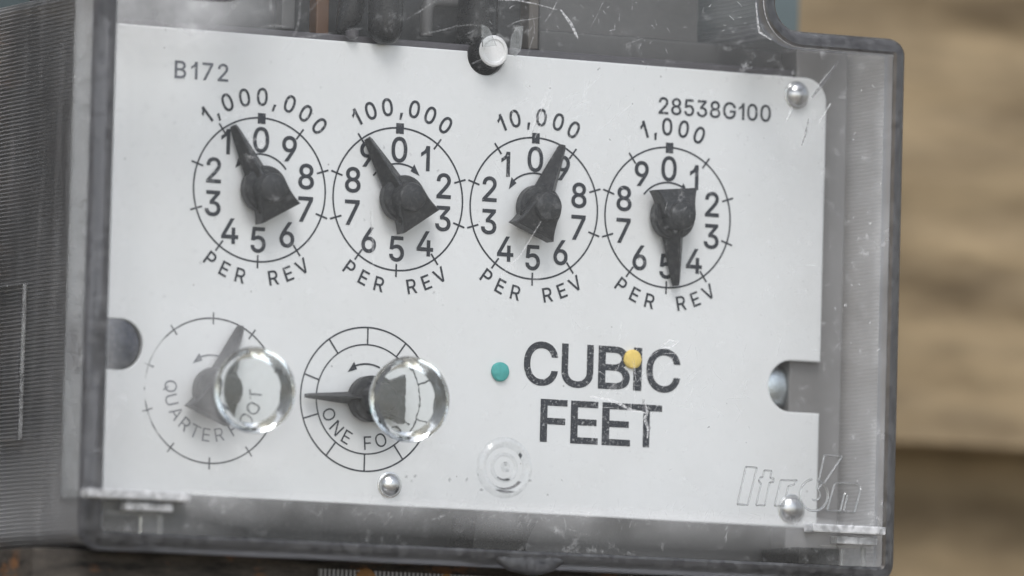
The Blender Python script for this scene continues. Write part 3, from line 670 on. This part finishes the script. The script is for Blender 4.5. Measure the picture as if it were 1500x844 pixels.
# raised logo
logo_polys = [
 [(37.69,-42.5),(38.95,-36.99),(40.75,-37.04),(39.41,-42.52)],
 [(40.78,-42.48),(41.5,-39.4),(41.1,-38.9),(41.4,-38.4),(41.75,-38.35),(42.0,-37.35),(43.2,-37.4),(43.0,-38.4),(43.6,-38.5),(43.5,-39.0),(42.9,-39.1),(42.2,-42.46)],
 [(43.8,-42.42),(44.74,-38.65),(47.41,-38.59),(47.0,-39.2),(46.0,-39.5),(45.3,-42.4)],
 [(50.95,-38.55),(51.85,-34.65),(54.78,-34.74),(51.9,-38.75)],
 [(52.45,-42.72),(53.65,-38.77),(55.2,-38.57),(57.18,-38.61),(57.8,-38.85),(57.93,-39.5),(57.07,-42.75),(55.24,-42.72),(55.8,-40.3),(55.5,-40.1),(55.25,-40.3),(54.67,-42.74)]]
b = MB()
def outline(poly, r=.135, y=-15.12):
    p = [(q[0], y, q[1]) for q in poly]
    for a, c in zip(p, p[1:]+p[:1]): b.tube([a, c], r, 6)
for pl in logo_polys: outline(pl)
def circ(cx, cz, rx, a0, a1, n=32): return [(cx+rx*math.sin(math.radians(a0+(a1-a0)*k/n)), -15.12, cz+rx*math.cos(math.radians(a0+(a1-a0)*k/n))) for k in range(n+1)]
b.tube(circ(50.22, -40.6, 2.3, 14, 352), .17, 6); b.tube(circ(50.4, -40.5, .85, 30, 210, 12), .13, 6)
b.tube([(50.95, -15.12, -38.55), (50.65, -15.12, -39.6)], .14, 6); b.tube([(51.5, -15.12, -38.9), (50.8, -15.12, -39.8)], .14, 6)
b.obj('logo', m_relief, cover, smooth=True)

# snap tabs inside the lower corners
m_ledge = glass('frosted_ledge_plastic', .75, .3, .0001)
def tab(x0, x1, s):
    b = MB(); b.box(x0, x1, -18.2, -15.2, -46.1, -44.9, .25)
    b.box(x0+(4.5 if s > 0 else 6.2), x1-(.8 if s > 0 else 2.2), -17.2, -15.2, -47.6, -46.5, .2)
    b.obj('ledge', m_ledge, cover)
    xa, xb = (x0+3.2, x1-1.6) if s > 0 else (x0+4.5, x1-3)
    b = MB(); b.box(xb-.35, xb+.5, -14.4, -8, -51, -47.9, .12); b.box(xa, xb, -14.4, -14.0, -47.95, -47.75); b.obj('snap_tab', m_relief, cover)
    b = MB(); b.box(xa, xb-.5, -8, 4, -51, -47.9, .2); b.obj('latch_block', m_black, meter)
tab(48.6, 60.7, 1); tab(-65.8, -50.2, -1)
b = MB(); b.tube([(-1.5, -14.6, -51.6), (1.5, -14.8, -52.6), (5, -14.9, -52.9), (8, -14.8, -52.4), (10, -14.6, -51.6)], [.4, 1.1, 1.4, 1.1, .4], 12)
b.obj('release_lip', m_rim, cover, smooth=True)
b = MB(); b.prism([(-.5, -51.2), (.2, -45.6), (9.6, -46.2), (8.0, -49.5), (7.4, -51.2)], -6, 2); b.obj('latch_block', m_black, meter)

# scratches: slivers of whitened plastic on the outer face
b = MB(); bd = MB()
def sliver(bb, pts, w_):
    n = len(pts); y = -15.03-.01*rnd.random(); v = []
    for i, p in enumerate(pts):
        q0, q1 = pts[max(0, i-1)], pts[min(n-1, i+1)]; dx, dz = q1[0]-q0[0], q1[1]-q0[1]; l = math.hypot(dx, dz) or 1
        ww = w_*(.25+math.sin(math.pi*(i+.35)/(n-.3)))*.5
        v += [(p[0]-dz/l*ww, y, p[1]+dx/l*ww), (p[0]+dz/l*ww, y, p[1]-dx/l*ww)]
    bb.add(v, [(2*i, 2*i+1, 2*i+3, 2*i+2) for i in range(n-1)])
def rand_scr(cx, cz, sx, sz, num, ang, lmin, lmax, wmin=.03, wmax=.09, bb=None):
    for _ in range(num):
        x, z = cx+rnd.gauss(0, sx), cz+rnd.gauss(0, sz)
        if not (-61 < x < 60.5 and -48.8 < z < 60) or (x > 39 and z > 24): continue
        a = math.radians(rnd.gauss(*ang)); l = rnd.uniform(lmin, lmax); c = rnd.uniform(-.3, .3); pts = []
        for k in range(6):
            t = k/5; pts.append((x, z)); x += math.cos(a)*l/5; z += math.sin(a)*l/5; a += c*.3+rnd.gauss(0, .12)
        sliver(bb or b, pts, rnd.uniform(wmin, wmax))
rand_scr(0, -8, 45, 25, 80, (60, 60), .4, 3, .02, .06)
rand_scr(22, 27, 11, 3, 60, (70, 60), .25, 1.3, .03, .09)
rand_scr(-20, 24, 20, 3, 26, (40, 30), 1, 7, .03, .07)
rand_scr(10, -45.3, 30, .9, 200, (60, 35), .3, 1.9, .02, .055)
rand_scr(-8, -46.5, 30, 1.2, 40, (50, 25), .5, 2.6, .02, .05)
rand_scr(26, -26, 8, 5, 60, (75, 40), .5, 3.5, .03, .08)
rand_scr(57, 0, 2, 22, 34, (80, 50), .15, .6, .05, .16)
rand_scr(8, 12.5, 6, 2.0, 22, (60, 25), 1.0, 4.0, .03, .08)
rand_scr(-30, 8, 10, 6, 16, (70, 30), .5, 2.5, .03, .06)
sliver(b, [(7.0, 27.6), (8.0, 26.5), (8.8, 25.6), (9.6, 24.2), (10, 23.5)], .38)
sliver(b, [(-3, 28.2), (0, 28.4), (3, 28.1), (6.5, 27.5)], .12)
sliver(b, [(22.2, -28.3), (22.7, -29.8), (22.3, -30.8), (22.9, -32.2), (22.8, -33.6)], .42)
sliver(bd, [(22.0, -28.0), (22.2, -29.0), (22.0, -29.9)], .5)
sliver(bd, [(22.5, -31), (23.2, -32), (23.0, -33.2)], .2)
sliver(b, [(-22.0, -3.0), (-21.9, -6), (-21.7, -9), (-21.5, -13.1)], .14)
sliver(bd, [(-22.2, -3.0), (-22.1, -6), (-21.8, -9.5)], .10)
sliver(b, [(49.6, 13.9), (50.9, 15.9), (51.6, 17.0)], .25)
sliver(bd, [(46.9, 10.4), (47.6, 12.4), (48.0, 14.5)], .3)
sliver(b, [(44.3, 13.9), (45.2, 16.0)], .35)
sliver(b, [(2, 8.5), (4.2, 12.5), (5.2, 14.9)], .12); sliver(b, [(3.4, 8.6), (5.2, 12.5), (6, 15.2)], .1)
sliver(bd, [(2.8, 9), (4.6, 12.9)], .1)
sliver(b, [(-1.5, -11.5), (1.5, -8.5), (4.8, -3.2)], .12)
sliver(b, [(24.6, -20.2), (26.0, -19.2), (27.4, -19.4), (26.2, -20.3), (24.8, -20.4)], .22)
sliver(b, [(13.5, -28.0), (17, -28.4), (20, -29.6), (22.5, -30)], .35)
sliver(b, [(38.8, 31), (39.2, 28), (39.5, 26.6), (41.5, 25.6)], .3)
sliver(b, [(52, 22.5), (49.5, 19.5), (47.5, 16.5)], .10); sliver(bd, [(52.6, 23.2), (50.1, 19.6), (48.4, 17.6)], .45)
rand_scr(-40.5, 4.2, 1.2, 1.2, 9, (50, 40), .8, 2.2, .06, .16)
rand_scr(-41, 3.4, 1.0, 1.0, 4, (40, 50), .6, 1.5, .06, .14, bd)
rand_scr(-15, -5, 40, 24, 60, (60, 60), .1, .5, .08, .2, bd)
rand_scr(-5, -41.5, 8, 1.2, 10, (30, 40), .3, 1.0, .15, .4, bd)
o = b.obj('scratches', m_scr, cover); o['kind'] = 'stuff'
o = bd.obj('scuff_marks', m_scrd, cover); o['kind'] = 'stuff'

# ---- meter body behind and below the cover
b = MB(); b.box(-95, 74, 30.5, 58, -66, 27, 3); b.obj('body_casting', m_rusty, meter, smooth=True)
b = MB(); b.box(-84, 90, 58.5, 100, 10, 66, 14); b.obj('upper_housing', m_bluegrey, meter, smooth=True)
b = MB(); b.box(-62, 62.6, -11.5, -9.3, -53.0, -52.6); b.obj('grime_layer', m_rusty, meter)
b = MB(); b.box(-70, 66, -9, 30, -70, -53.0, .8); b.obj('lower_ledge', m_rusty, meter, smooth=True)
b = MB()
for k in range(50): b.box(-26.2+k*.66, -25.9+k*.66, -9.9, -8.8, -56.9, -54.3)
o = b.obj('ribbed_strip', m_light, meter); o['kind'] = 'stuff'
for x, z, r in ((-19.0, -55.6, 1.8), (-6.3, -55.3, 1.2), (25.5, -55.0, 1.3)):
    b = MB(); b.lathe_y(0, 0, [(r, -8.9), (r*.9, -9.9), (r*.5, -10.3), (0, -10.4)], 18); b.obj('rusted_screw', m_rust, meter, loc=(x, 0, z), smooth=True)
